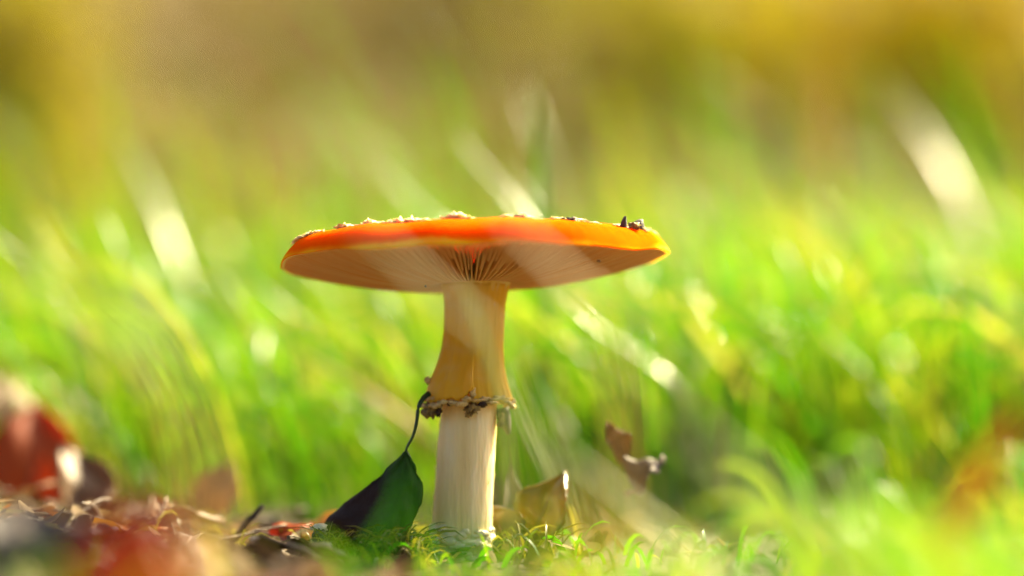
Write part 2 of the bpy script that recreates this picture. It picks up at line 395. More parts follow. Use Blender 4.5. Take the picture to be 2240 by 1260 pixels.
# ------------------------------------------------------------------ the mushroom
RIM = P(1034, 572, 0); RC = 427 / FPX * 1.30; TILT = math.tan(R(2.5)); ROLL = math.tan(R(1.75))
shroom = empty('mushroom', (0, 0, gz(0, 0)))
tag(shroom, 'red and orange capped toadstool with pale gills and ringed white stem', 'mushroom')
base0 = Vector(shroom.location)
top_prof = [(0, 1.0), (.2, .995), (.4, .975), (.55, .945), (.68, .90), (.78, .84), (.85, .755), (.89, .68), (.923, .57), (.945, .46), (.962, .35), (.978, .225), (.99, .115), (.997, .04), (1.0, 0.0)]
H_TOP, H_BOT = .0099, .0079
def rim_r(a): return RC * (1 + .010 * math.sin(3 * a + 1) + .006 * math.sin(7 * a + 2) + .003 * math.sin(17 * a))
def rim_z(a, q): return q ** 3 * (.0007 * math.sin(2 * a + .6) + .0006 * math.sin(5 * a + 2) + .00025 * math.sin(13 * a))
def top_z(q):
    for (a, b), (c, d) in zip(top_prof, top_prof[1:]):
        if q <= c: return H_TOP * (b + (d - b) * (q - a) / (c - a))
    return 0
def bot_z(q): return -H_BOT * (1 - max(0, (q - .30) / .70) ** 1.65) if q > .3 else -H_BOT * (1 - .12 * (.3 - q) / .13)
def flesh_z(q): return bot_z(q) * .35 + .0004 * (1 - q)
def cap_pt(q, a, z):
    r = rim_r(a) * q; x = r * math.cos(a); y = r * math.sin(a)
    return Vector((x, y, z + rim_z(a, q) + x * ROLL - y * TILT))
NA = 192
cap_root_loc = RIM - base0
cv = []; cf = []; fm = []
qs_top = [p[0] for p in top_prof[1:]]; qs_top = sorted(set(qs_top + [.1, .3, .48, .62, .73, .82, .875, .92, .95, .97, .985]))
cv.append((0, 0, H_TOP))
for q in qs_top:
    for k in range(NA):
        a = 2 * math.pi * k / NA
        z = top_z(q)
        z += .00022 * math.sin(84 * a) * smooth(.84, .93, q) * (1 - smooth(.97, 1, q)) * (1 if True else 0)   # striate margin
        z += .0005 * mnoise.noise(Vector((q * 4 * math.cos(a), q * 4 * math.sin(a), 0)))* (1 - smooth(.9, 1, q))
        cv.append(cap_pt(q, a, z))
nr = len(qs_top)
for k in range(NA): cf.append((0, 1 + k, 1 + (k + 1) % NA)); fm.append(0)
for i in range(nr - 1):
    for k in range(NA):
        a, b = 1 + i * NA + k, 1 + i * NA + (k + 1) % NA
        cf.append((a, a + NA, b + NA, b)); fm.append(0)
qs_bot = [.992, .97, .92, .8, .6, .4, .2]
st = 1 + nr * NA
for q in qs_bot:
    for k in range(NA):
        a = 2 * math.pi * k / NA
        z = flesh_z(q) if q < .985 else -.0003
        cv.append(cap_pt(q, a, z))
cv.append((0, 0, flesh_z(.1))); last = len(cv) - 1
prev = 1 + (nr - 1) * NA
for i in range(len(qs_bot)):
    cur = st + i * NA
    for k in range(NA):
        k2 = (k + 1) % NA; cf.append((prev + k, cur + k, cur + k2, prev + k2)); fm.append(0 if i < 1 else 1)
    prev = cur
for k in range(NA): cf.append((prev + k, last, prev + (k + 1) % NA)); fm.append(1)
cap = mesh('cap', cv, cf, [M['skin'], M['flesh']], shroom, True, fm); cap.location = cap_root_loc
cap['label'] = 'flat red to orange cap with cream warts'
# gills: each a thin plate under the cap
NG = 132
def gill_plate(a, q0, q1, n=10):
    V = []; F = []
    wob = random.uniform(-.006, .006)
    for i in range(n):
        t = i / (n - 1); q = q0 + (q1 - q0) * t
        aa = a + wob * math.sin(t * 5 + a * 9)
        lo = bot_z(q) + random.uniform(-.00008, .00008)
        if q0 > .25: lo = lo * (smooth(-.05, .35, t)) + flesh_z(q) * (1 - smooth(-.05, .35, t))
        else: lo *= .86 + .14 * smooth(0, .12, t)
        hi = flesh_z(q) + .0006
        if q > .965: lo = min(lo, -.0003)
        th = .00034
        c = cap_pt(q, aa, 0); s = Vector((-math.sin(aa), math.cos(aa), 0))
        V += [c + s * th + Vector((0, 0, hi)), c + s * th * .5 + Vector((0, 0, lo)), c - s * th * .5 + Vector((0, 0, lo)), c - s * th + Vector((0, 0, hi))]
    for i in range(n - 1):
        b = i * 4
        for e in range(3): F.append((b + e, b + e + 1, b + e + 5, b + e + 4))
    F += [(0, 3, 2, 1), tuple((n - 1) * 4 + e for e in range(4))]
    return V, F
for g in range(NG):
    a = 2 * math.pi * (g + random.uniform(-.12, .12)) / NG
    v, f = gill_plate(a, .155, .982)
    o = mesh('gill', v, f, M['gill'], cap, False)
VV = []; FF = []
for g in range(NG):
    a = 2 * math.pi * (g + .5 + random.uniform(-.12, .12)) / NG
    v, f = gill_plate(a, random.choice((.42, .55, .7, .62)), .98, 8)
    FF += [tuple(i + len(VV) for i in q) for q in f]; VV += v
o = mesh('short_gills', VV, FF, M['gill'], cap, False); o['kind'] = 'stuff'

def lump(seed, r, sx=1, sy=1, sz=1, rough=.45, freq=2.2, sub=2):
    """irregular crumb as verts and faces"""
    import bmesh
    bm = bmesh.new(); bmesh.ops.create_icosphere(bm, subdivisions=sub, radius=1)
    V = []
    for v in bm.verts:
        c = v.co.copy(); k = 1 + rough * mnoise.noise(c * freq + Vector((seed * 3.1, seed * 1.7, seed))) * 1.6 + rough * .5 * mnoise.noise(c * freq * 2.7 + Vector((seed, 0, seed * 2)))
        V.append(Vector((c.x * sx, c.y * sy, c.z * sz)) * r * max(.25, k))
    F = [tuple(v.index for v in f.verts) for f in bm.faces]; bm.free()
    return V, F
def cap_surface(q, a):
    return cap_pt(q, a, top_z(q))
def wart(q, a, r, h, seed):
    v, f = lump(seed, r * 1.2, 1.2, 1.0, h * .42, .75, 2.8, 3 if q > .5 else 2)
    v = [p + Vector((0, 0, max(0, p.z) * 2.2 * max(0, mnoise.noise(Vector((p.x / r * 2.3 + seed, p.y / r * 2.3, seed)))))) for p in v]
    c = cap_surface(q, a); e = .01
    tx = (cap_surface(min(1, q + e), a) - cap_surface(q - e, a)).normalized(); ty = (cap_surface(q, a + e) - cap_surface(q, a - e)).normalized()
    n = tx.cross(ty); n = n if n.z > 0 else -n
    mt = Matrix((tx, n.cross(tx), n)).transposed()
    o = mesh('wart', v, f, M['wart'], cap); o.location = c + n * r * h * .25
    o.rotation_euler = mt.to_euler()
    return o
sd_ = 1
def front(xpx, q):        # azimuth on the front half for a photo column
    xx = (xpx - 1034) / 427 / q
    return -math.acos(max(-1, min(1, xx)))
for (xpx, q, r, h) in [(662, .905, .0017, .7), (676, .89, .0016, .45), (690, .875, .0014, .5), (702, .86, .0012, .5), (757, .80, .0015, .8), (768, .79, .001, .6), (800, .74, .0016, .45), (810, .72, .0013, 1.3),
                       (835, .72, .0014, .5), (860, .70, .0014, .6), (878, .66, .0014, 1.1), (905, .70, .0016, .8), (925, .66, .0014, .7), (940, .7, .001, .5), (985, .66, .0016, .6), (1004, .66, .002, 1.0), (1025, .68, .0016, .5),
                       (1108, .7, .0014, .7), (1130, .68, .0016, .6), (1143, .70, .0016, .8), (1158, .7, .001, .5), (1212, .74, .0012, .6), (1228, .75, .0014, .5), (1262, .78, .0014, .6), (1276, .78, .0014, .5), (1300, .79, .0009, .5), (1350, .84, .0009, .5), (1362, .86, .0012, .5), (1400, .9, .0013, .6)]:
    wart(q, front(xpx, q), r, h, sd_); sd_ += 1
k = 0
while k < 60:
    q = math.sqrt(random.random()) * .92; a = random.uniform(0, 2 * math.pi)
    if math.sin(a) < -.25 and q > .45: continue
    wart(q, a, random.uniform(.0009, .0022), random.uniform(.4, .9), sd_); sd_ += 1; k += 1

# stem: outline measured on the photo
def lathe(rows, na, f_r, f_z=None):
    V = []; F = []
    for j, (c, r) in enumerate(rows):
        for k in range(na):
            a = 2 * math.pi * k / na; rr = r * f_r(a, j, c.z)
            V.append(Vector((c.x + rr * math.cos(a), c.y + rr * math.sin(a), c.z)))
    for j in range(len(rows) - 1):
        for k in range(na):
            a = j * na + k; b = j * na + (k + 1) % na; F.append((a, b, b + na, a + na))
    F.append(tuple(range(na))[::-1]); F.append(tuple(range((len(rows) - 1) * na, len(rows) * na)))
    return V, F
def rows_from(tab, n):
    out = []
    tab = np.array(tab, float)
    for y in np.linspace(tab[0, 0], tab[-1, 0], n):
        o_ = np.argsort(tab[:, 0]); xl = np.interp(y, tab[o_, 0], tab[o_, 1]); xr = np.interp(y, tab[o_, 0], tab[o_, 2])
        a = P(xl, y, 0); b = P(xr, y, 0); out.append(((a + b) / 2 - base0, (b.x - a.x) / 2))
    return out
stem_tab = [(1275, 948, 1066), (1235, 944, 1070), (1190, 944, 1074), (1172, 944, 1076), (1100, 949, 1077), (1000, 955, 1083), (905, 965, 1087), (840, 968, 1090), (760, 973, 1098), (700, 976, 1100), (650, 974, 1106), (625, 966, 1114), (600, 955, 1125)]
def stem_r(a, j, z):
    k = 1 + .012 * mnoise.noise(Vector((math.cos(a) * 2, math.sin(a) * 2, z * 60))) + .008 * mnoise.noise(Vector((math.cos(a) * 12, math.sin(a) * 12, z * 90)))
    k += .022 * mnoise.noise(Vector((math.cos(a) * 26, math.sin(a) * 26, z * 180))) * smooth(.05, .03, z) if z < .05 else 0
    k += .02 * smooth(.03, .0, z) * mnoise.noise(Vector((math.cos(a) * 6, math.sin(a) * 6, z * 260)))
    return k
v, f = lathe(rows_from(stem_tab, 110), 112, stem_r)
stem = mesh('stem', v, f, M['stem'], shroom)
stem['label'] = 'cream white fibrous stem'
# ring: a draped skirt with a torn ragged hem and an overlapping seam in front
sk_tab = [(622, 966, 1113), (640, 971, 1108), (665, 974, 1103), (700, 974, 1101), (725, 972, 1101), (760, 966, 1101), (800, 955, 1104), (830, 944, 1109), (850, 938, 1114), (866, 936, 1119), (878, 937, 1123)]
rows = rows_from(sk_tab, 34); na = 160; SEAM = R(-86)
V = []; F = []
for j, (c, r) in enumerate(rows):
    t = j / (len(rows) - 1)
    for k in range(na + 1):
        u = k / na; a = SEAM - 2 * math.pi * u          # runs left first: left lobe on the outside
        amp = .0010 * smooth(.5, .95, t)
        rr = r + amp * (1 - smooth(0, .55, u)) - amp * .8 * smooth(.72, 1, u)
        rr += .00025 * (1 - smooth(.3, .6, t))
        rr += .00025 * mnoise.noise(Vector((math.cos(a) * 9, math.sin(a) * 9, t * 2))) + .0008 * t * mnoise.noise(Vector((math.cos(a) * 4, math.sin(a) * 4, 4)))
        z = c.z + smooth(.7, 1, t) * (.0016 * mnoise.noise(Vector((math.cos(a) * 7, math.sin(a) * 7, 8))) + .0007 * mnoise.noise(Vector((math.cos(a) * 25, math.sin(a) * 25, 8))))
        if u < .04: z += smooth(.5, 1, t) * .004 * (1 - u / .04)
        V.append(Vector((c.x + rr * math.cos(a), c.y + rr * math.sin(a), z)))
for j in range(len(rows) - 1):
    for k in range(na):
        i_ = lambda jj, kk: jj * (na + 1) + (0 if kk == na and jj / (len(rows) - 1) < .52 else kk)
        F.append((i_(j, k), i_(j + 1, k), i_(j + 1, k + 1), i_(j, k + 1)))
ring = mesh('ring', V, F, M['skirt'], shroom)
so = ring.modifiers.new('thickness', 'SOLIDIFY'); so.thickness = .0009; so.offset = 1
ring['label'] = 'yellowish skirt-like ring draped round the upper stem'
# ragged cream crumbs of veil along the hem
c_h, r_h = rows[-1]
for i in range(46):
    a = 2 * math.pi * i / 46 + random.uniform(-.05, .05)
    v, f = lump(200 + i, random.uniform(.0006, .0012), 2.0, .8, random.uniform(.5, 1.0), .8, 2.5)
    rr = r_h + (.0012 if math.cos(a) < .05 else -.0002) + random.uniform(-.0006, .0004)
    o = mesh('veil_scrap', v, f, M['crumb_cream'], ring)
    o.location = (c_h.x + rr * math.cos(a), c_h.y + rr * math.sin(a), c_h.z + random.uniform(-.0016, .0010)); o.rotation_euler = (0, 0, a + 1.57)
# ragged scaly girdle near the foot: small scales turned outwards
for row, (py, n, sc) in enumerate([(1163, 30, 1.0), (1183, 34, 1.3), (1212, 26, 1.1), (1240, 26, 1.2)]):
    (c, r) = rows_from(stem_tab, 200)[int((1275 - py) / (1275 - 600) * 199)]
    for i in range(n):
        a = 2 * math.pi * (i + random.random() * .7) / n
        v, f = lump(400 + row * 50 + i, .0012 * sc * random.uniform(.7, 1.25), 1.5, .7, random.uniform(.6, 1.1), .5, 2.0)
        o = mesh('stem_scale', v, f, M['scale'], stem)
        o.location = (c.x + r * math.cos(a), c.y + r * math.sin(a), c.z + random.uniform(-.0012, .0012) + .001 * math.sin(a * 2 + 1)); o.rotation_euler = (random.uniform(-.3, .3), 0, a + 1.57)
# fibres peeling from the stem
for i in range(22):
    py = random.uniform(935, 1150); (c, r) = rows_from(stem_tab, 200)[int((1275 - py) / (1275 - 600) * 199)]
    a = random.choice((random.uniform(-.7, .4), math.pi + random.uniform(-.3, .3))); L = random.uniform(.002, .005)
    p0 = Vector((c.x + r * math.cos(a), c.y + r * math.sin(a), c.z)); out = Vector((math.cos(a), math.sin(a), 0))
    v, f = blade_arrays([p0 - out * .0003, p0 + out * .00035 + Vector((0, 0, L * .5)), p0 + out * random.uniform(.0003, .0009) + Vector((0, 0, L))], .0006, out)
    mesh('stem_fibre', v, f, M['crumb_cream'], stem)

# ------------------------------------------------------------------ crumbs stuck to cap, gills and ring
def on_cap(xpx, q, dz=0):
    return RIM + cap_surface(q, front(xpx, q)) + Vector((0, 0, dz))
def crumb(label, px, py, Y, rpx, s=(1, 1, 1), mat='crumb_dark', seed=0, rough=.6, bits=4, name='soil_crumb', cat='crumb', group=None):
    c = P(px, py, Y); r = rpx / FPX * (Y - CAM.y)
    v, f = lump(seed + 900, r, *s, rough, 2.3, 3)
    for b in range(bits):
        vv, ff = lump(seed * 7 + b + 950, r * random.uniform(.3, .55), 1, 1, 1, .7, 2.5, 2)
        d = Vector((random.gauss(0, 1) * s[0], random.gauss(0, .6) * s[1], random.gauss(0, 1) * s[2])) * r * .62
        f += [tuple(i + len(v) for i in q) for q in ff]; v += [q + d for q in vv]
    o = mesh(name, v, f, M[mat]); o.location = c
    return tag(o, label, cat, group)
lc = crumb('pale brown lump of debris on the right top of the cap', 1386, 498, -.037, 11, (1.2, 1, .8), 'crumb_tan', 1, .6, 4, 'debris_lump', 'debris'); lc.location = on_cap(1386, .90, .0006)
def flake(label, px, py, Y, wpx, hpx, mat, tilt, seed, cat='flake'):
    """small thin curled bud scale"""
    c = P(px, py, Y); sc = (Y - CAM.y) / FPX; V = []; F = []
    for i in range(6):
        for j in range(5):
            u = i / 5 - .5; t = j / 4
            wv = (1 - .75 * t ** 2) * (1 + .15 * mnoise.noise(Vector((i, j, seed))))
            V.append(Vector((u * wpx * sc * wv, (u * u * 1.6 + .3 * t * t) * wpx * sc, t * hpx * sc)))
    for i in range(5):
        for j in range(4): a = i * 5 + j; F.append((a, a + 5, a + 6, a + 1))
    o = mesh('bud_scale', V, F, M[mat]); o.location = c; o.rotation_euler = (0, tilt, seed)
    so = o.modifiers.new('thickness', 'SOLIDIFY'); so.thickness = .0003
    return tag(o, label, cat)
fl = flake('dark pointed bud scale standing left of the pale lump on cap', 1366, 508, -.036, 18, 28, 'crumb_dark', .25, .4); fl.location = on_cap(1366, .885, -.0002)
fl = flake('dark curled bud scale leaning over the pale lump on cap', 1388, 504, -.034, 32, 26, 'crumb_dark', .5, .2); fl.location = on_cap(1394, .9, -.0002)
lc = crumb('dark soil crumb between warts on the right half of cap', 1246, 492, -.044, 7, (1.6, 1, .7), 'crumb_dark', 3); lc.location = on_cap(1246, .8, .0003)
crumb('grey speck on the gills left of the stem', 931, 626, -.02, 2.6, (1, 1, 1), 'bark', 4, .3, 0)
crumb('brown speck on the gills under the right cap half', 1310, 571, -.045, 3, (1.2, 1, .8), 'crumb_dark', 5, .3, 1)
crumb('tiny orange crumb hanging under the left cap rim', 728, 616, .02, 4, (.8, .8, 1.2), 'crumb_tan', 6, .3, 0)
crumb('mottled tan soil lump hanging from the left of the ring', 942, 897, -.006, 15, (1, .8, 1.0), 'crumb_tan', 7, .6, 5)
crumb('dark crumb dangling under the ring beside the tan lump', 960, 902, -.008, 7, (.7, .7, 1.3), 'crumb_dark', 8, .7, 3)
crumb('small black pellet in the front of the ring hem', 984, 884, -.0115, 5, (1.3, .8, .9), 'bark', 9, .3, 0)
crumb('olive brown soil lump hanging under the ring seam', 1032, 893, -.0115, 12, (1.1, .7, 1.0), 'crumb_tan', 10, .7, 5)
crumb('reddish black crumb stuck right of the ring seam', 1055, 882, -.0115, 9, (1.2, .7, .8), 'crumb_dark', 11, .7, 4)
crumb('cream crumb caught on the torn ring seam', 1033, 858, -.0125, 8, (.8, .7, 1.6), 'crumb_cream', 12, .5, 3)
crumb('small orange curl on the upper left of the ring', 936, 832, -.003, 6, (1, .8, 1.2), 'crumb_cream', 13, .6, 2)
crumb('amber scrap hanging from the ring right side behind flake', 1097, 918, -.003, 9, (.7, .6, 1.8), 'crumb_tan', 14, .5, 3)
o = flake('dark mottled bark flake hanging below the ring right side', 1100, 892, -.002, 30, 60, 'crumb_dark', math.pi - .25, .1)

# ------------------------------------------------------------------ leaves
def leaf(label, base, length, width, rot, mat, curl=.25, fold=.2, wavy=.12, stalk=.35, seed=0, serr=.04, name='fallen_leaf', group=None, nu=15, nv=9, lobes=0):
    """leaf with stalk: blade runs along local +Y, its upper side faces +Z"""
    root = empty(name, base, rot); tag(root, label, 'leaf', group)
    V = []; F = []
    for i in range(nu):
        u = i / (nu - 1)
        wd = width * .5 * (math.sin(math.pi * min(1, u ** .75 * .97 + .015)) ** .8)
        if lobes: wd *= 1 + .28 * math.sin(u * lobes * 2 * math.pi)
        for j in range(nv):
            s = (j / (nv - 1) - .5) * 2
            edge = 1 + serr * (1 if (i % 2) else -1) * abs(s) ** 4
            x = s * wd * edge
            z = abs(s) ** 1.3 * wd * fold + math.sin(u * math.pi * 1.1) * length * curl * .35 + curl * length * .5 * (u ** 2 - u)
            z += wavy * width * .5 * mnoise.noise(Vector((u * 3, s * 1.7, seed * 2.3))) + wavy * .3 * width * math.sin(u * 9 + s * 3 + seed) * abs(s)
            V.append(Vector((x * math.cos(curl * s), u * length * (1 - .08 * s * s), z)))
    for i in range(nu - 1):
        for j in range(nv - 1): a = i * nv + j; F.append((a, a + 1, a + nv + 1, a + nv))
    b = mesh('leaf_blade', V, F, mat, root)
    so = b.modifiers.new('thickness', 'SOLIDIFY'); so.thickness = .0003
    # stalk and midrib as one tapering rod
    rodp = [Vector((0, -stalk * length, .06 * length)), Vector((0, -stalk * length * .5, .015 * length))] + [V[i * nv + nv // 2] - Vector((0, 0, .0003)) for i in range(0, nu, 2)]
    tube('leaf_stalk', rodp, [.0009] * 2 + list(np.linspace(.0007, .0002, len(rodp) - 2)), M['stalk_brown'], root)
    return root
def tube(name, pts, rad, mat, parent=None, na=7):
    V = []; F = []; n = len(pts)
    for i, p in enumerate(pts):
        d = (pts[min(i + 1, n - 1)] - pts[max(i - 1, 0)]).normalized()
        s = d.cross(Vector((.13, .2, .97))); s = s.normalized() if s.length > 1e-4 else Vector((1, 0, 0)); t = s.cross(d)
        for k in range(na):
            a = 2 * math.pi * k / na; V.append(p + (s * math.cos(a) + t * math.sin(a)) * rad[i])
    for i in range(n - 1):
        for k in range(na): a = i * na + k; b = i * na + (k + 1) % na; F.append((a, b, b + na, a + na))
    F.append(tuple(range(na))); F.append(tuple(range((n - 1) * na, n * na)))
    return mesh(name, V, F, mat, parent)

# the dark leaf propped against the stem, its stalk hooked on the ring
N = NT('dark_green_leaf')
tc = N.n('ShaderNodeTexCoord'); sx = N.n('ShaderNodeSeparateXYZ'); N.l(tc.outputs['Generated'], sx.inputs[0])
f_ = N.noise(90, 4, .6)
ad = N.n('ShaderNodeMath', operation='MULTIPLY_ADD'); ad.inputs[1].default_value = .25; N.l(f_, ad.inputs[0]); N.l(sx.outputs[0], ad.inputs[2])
cc = N.ramp(ad.outputs[0], [(.70, (.028, .017, .012)), (.86, (.03, .085, .008)), (1.0, (.04, .13, .010))])  # brown of the turned-away half and green of the lit half put into colour
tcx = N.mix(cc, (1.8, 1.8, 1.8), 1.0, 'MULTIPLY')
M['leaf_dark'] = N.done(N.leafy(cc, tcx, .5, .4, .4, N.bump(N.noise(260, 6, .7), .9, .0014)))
rows_k = [(988, 885, 889, 887), (1000, 873, 897, 886), (1020, 853, 908, 885), (1045, 826, 919, 882), (1070, 797, 924, 878), (1092, 768, 922, 874), (1110, 744, 917, 868), (1130, 722, 908, 862), (1155, 704, 896, 852), (1180, 696, 880, 845), (1205, 700, 860, 838)]
rk = np.array(rows_k, float); rows_l = [tuple(np.interp(y, rk[:, 0], rk[:, c]) for c in range(4)) for y in np.linspace(988, 1205, 24)]
dl = empty('propped_leaf', P(780, 1205, 0)); dl.location.z = gz(dl.location.x, 0)
tag(dl, 'dark green brown leaf propped against the stem by its long stalk', 'leaf')
V = []; F = []; nv = 21
for i, (py, xl, xr, xm) in enumerate(rows_l):
    t = i / (len(rows_l) - 1)
    for j in range(nv):
        s = j / (nv - 1)
        px = xl + (xm - xl) * min(1, s * 2) if s <= .5 else xm + (xr - xm) * (s - .5) * 2
        Y = -.012 - .006 * t + (.5 - s) * .05 * t if s < .5 else -.012 - .006 * t + (s - .5) * .014 * t
        Y += .0016 * mnoise.noise(Vector((s * 5, t * 5, 3))) + .0008 * mnoise.noise(Vector((s * 14, t * 14, 6))) + .0006 * t * math.cos((s - .5) * 16 - t * 22)
        px += 7 * mnoise.noise(Vector((s * 2, t * 11, 1))) * (1 if j in (0, nv - 1) else 0)
        V.append(P(px, py, Y) - dl.location)
for i in range(len(rows_l) - 1):
    for j in range(nv - 1): a = i * nv + j; F.append((a, a + 1, a + nv + 1, a + nv))
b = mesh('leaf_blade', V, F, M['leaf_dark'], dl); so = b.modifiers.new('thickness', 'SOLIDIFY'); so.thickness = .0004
pet = cat_rom([P(889, 1030, -.0125), P(888, 986, -.012), P(903, 955, -.012), P(911, 925, -.012), P(916, 890, -.0115), P(925, 872, -.010), P(938, 861, -.008)], 22)
tube('leaf_stalk', [p - dl.location for p in pet], list(np.linspace(.0003, .00055, 12)) + list(np.linspace(.0006, .0009, 10)), leaf_material('dark_stalk', (.02, .05, .012), (.03, .07, .02), .2, .4), dl)

def on_ground(px, Y, dz=0.0):
    """ground point in the photo column px at depth Y"""
    Y = Y * 2.1 if abs(Y) > .022 else Y
    p = P(px, 1000, Y); return Vector((p.x, Y, gz(p.x, Y) + dz))
E = lambda a, b_, c: (R(a), R(b_), R(c))
# right of the stem
leaf('thin upright leaf with a white shining edge behind the stem foot', on_ground(1105, .018), .030, .010, E(82, 10, 30), M['leaf_grey'], .3, .5, .1, .1, 11)
leaf('curled amber brown leaf standing right of the stem foot', on_ground(1165, .012, .004), .026, .022, E(70, 18, -25), M['leaf_olive'], .6, .3, .3, .2, 12)
leaf('second amber brown leaf curling over the standing one', on_ground(1125, .004), .024, .016, E(58, -20, 20), M['leaf_olive'], .5, .3, .2, .2, 13)
leaf('crumpled dark brown leaf caught upright in the right grass', P(1365, 1010, .03), .014, .011, E(75, -20, 10), M['leaf_brown'], .9, .5, .8, .3, 14)
leaf('grey crumpled leaf under the crumpled dark brown leaf', P(1385, 1070, .028), .015, .012, E(50, 25, -40), M['leaf_grey'], .7, .4, .7, .2, 15)
leaf('shiny silver leaf in the grass just before the stem foot', on_ground(1140, -.10), .014, .010, E(74, 0, 12), M['leaf_grey'], .25, .2, .1, .15, 16)
leaf('yellow leaf lying low before the right grass', on_ground(1830, -.06), .035, .026, E(25, 10, -60), M['leaf_yellow'], .3, .2, .2, .2, 17)
leaf('orange leaf standing in the right edge grass', on_ground(2150, .22), .06, .025, E(66, 20, -35), M['leaf_orange'], .3, .2, .2, .2, 18)
# left litter
leaf('bright orange red leaf standing close before the lens', on_ground(265, -.215), .033, .026, E(78, 10, 10), M['leaf_red'], .3, .15, .1, .2, 20)
leaf('dark red leaf lying beside the bright orange red leaf', on_ground(430, -.17), .03, .022, E(18, -5, -80), M['leaf_red'], .3, .2, .2, .2, 21)
leaf('large red brown leaf arching up at the left edge', on_ground(60, .075), .042, .04, E(74, 10, 20), M['leaf_red'], .4, .2, .2, .2, 22)
leaf('pale peach leaf above the large red brown leaf', on_ground(20, .10, .025), .04, .03, E(50, 0, 50), M['leaf_tan'], .4, .2, .2, .2, 23)
leaf('small scarlet leaf beside the dark bark stub', on_ground(585, .01, .004), .018, .014, E(35, 10, -60), M['leaf_red'], .4, .3, .2, .2, 24)
leaf('orange leaf tip behind the scarlet leaf', on_ground(650, .03, .003), .028, .014, E(20, 10, -80), M['leaf_orange'], .3, .3, .2, .2, 25)
leaf('translucent pinkish tan leaf under the dark bark stub', on_ground(670, -.02), .026, .018, E(22, 0, 30), M['leaf_tan'], .4, .2, .2, .2, 26)
leaf('brown lobed leaf lying before the dark propped leaf', on_ground(760, -.03, .001), .035, .02, E(12, 5, 70), M['leaf_brown'], .3, .2, .2, .2, 27, lobes=3)
leaf('cream white leaf scrap standing in the left litter', on_ground(360, .03, .003), .013, .012, E(60, 0, 40), M['leaf_tan'], .3, .3, .2, .1, 28)
leaf('pale tan leaf on edge at the back of the litter', on_ground(460, .06, .004), .022, .018, E(70, 10, -20), M['leaf_tan'], .4, .3, .2, .1, 29)
leaf('dull brown leaf arching over the left litter', on_ground(180, .05), .03, .028, E(64, 5, 40), M['leaf_brown'], .5, .3, .2, .2, 30)
leaf('wide dark slate leaf in the corner of the litter', on_ground(60, -.10), .026, .036, E(60, 0, 12), M['leaf_slate'], .4, .2, .2, .2, 31)
leaf('olive yellow leaf lying before the slate leaf', on_ground(110, -.16), .02, .016, E(30, 0, 0), M['leaf_olive'], .3, .2, .2, .2, 32)
kinds = [('leaf_brown', 'small dry brown leaf lying flat in the litter'), ('leaf_tan', 'small pale tan leaf lying flat in the litter'), ('leaf_grey', 'small grey weathered leaf lying flat in the litter'), ('leaf_orange', 'small orange leaf lying flat in the litter')]
for i in range(58):
    m, lab = kinds[random.choices((0, 1, 2, 3), (5, 3, 4, 1))[0]]
    y = random.uniform(-.2, .09); y *= 1.7; x = random.uniform(-.2, -.03) * (y + 1.3) / 1.3
    if abs(x) < .04 and y < 0: x -= .05
    leaf(lab, (x, y, gz(x, y) + .001), random.uniform(.012, .028), random.uniform(.008, .018), (random.gauss(.25, .25), random.gauss(0, .3), random.uniform(0, 6.28)), M[m],
         random.uniform(.2, .7), random.uniform(.1, .4), .25, .25, 40 + i, group=lab + ' patch', nu=9, nv=5)

# bark stub with a pale wet tip, twigs
def stub(label, px, py, Y, rpx, h, mat, tilt):
    root = on_ground(px, Y, -.002); r = rpx / FPX * (Y - CAM.y); pts = []; rad = []
    for i in range(9):
        t = i / 8; pts.append(Vector((math.sin(tilt) * h * t, .1 * h * t * t, h * t))); rad.append(r * (1 - .25 * t + .08 * math.sin(i * 2.1)) * (1 if i < 8 else .55))
    o = tube('bark_stub', pts, rad, mat, None, 12); o.location = root
    for v in o.data.vertices: v.co += Vector((1, 1, .3)) * .18 * r * mnoise.noise(v.co * 500)
    v, f = lump(77, r * .75, 1, .8, .5, .5, 2.2, 2); tip = mesh('wet_tip', v, f, M['scale'], o); tip.location = pts[-1] + Vector((0, 0, r * .05)); tip['label'] = 'pale wet tip'
    return tag(o, label, 'bark')
stub('dark mossy bark stub with a pale wet tip in the litter', 712, 1140, -.021, 23, .0145, M['bark'], -.15)
def twig(label, a, b, r, mat='twig', bend=.12, group=None):
    a = Vector(a); b = Vector(b); n = 9; pts = []
    s = Vector((random.gauss(0, 1), random.gauss(0, 1), abs(random.gauss(0, 1)))) * (b - a).length * bend
    for i in range(n): t = i / (n - 1); pts.append((b - a) * t + s * math.sin(t * math.pi) + Vector((0, 0, .0008 * mnoise.noise(Vector((t * 6, a.x * 99, 0))))))
    o = tube('twig', pts, [r * (1 - .5 * i / (n - 1)) for i in range(n)], M[mat]); o.location = a
    return tag(o, label, 'twig', group)
twig('short forked brown twig before the scarlet leaf', on_ground(622, -.012), P(632, 1170, -.012), .0012, 'twig', .05)
twig('dry pale twig slanting in the left litter', on_ground(320, .02), P(365, 1090, .03), .0011, 'twig', .05)
twig('dark twig propped on litter behind the scarlet leaf', on_ground(500, .02, .004), P(575, 1105, .02), .0015, 'bark', .05)
for i in range(26):
    x = random.uniform(-.17, -.03); y = random.uniform(-.25, .14); a = random.uniform(0, 6.28); L = random.uniform(.012, .04)
    twig('thin dry stem scattered flat on the litter', (x, y, gz(x, y) + .002), (x + L * math.cos(a), y + L * math.sin(a), gz(x, y) + random.uniform(.002, .012)), random.uniform(.0004, .0009), 'twig', .08, 'thin dry stems on the litter')

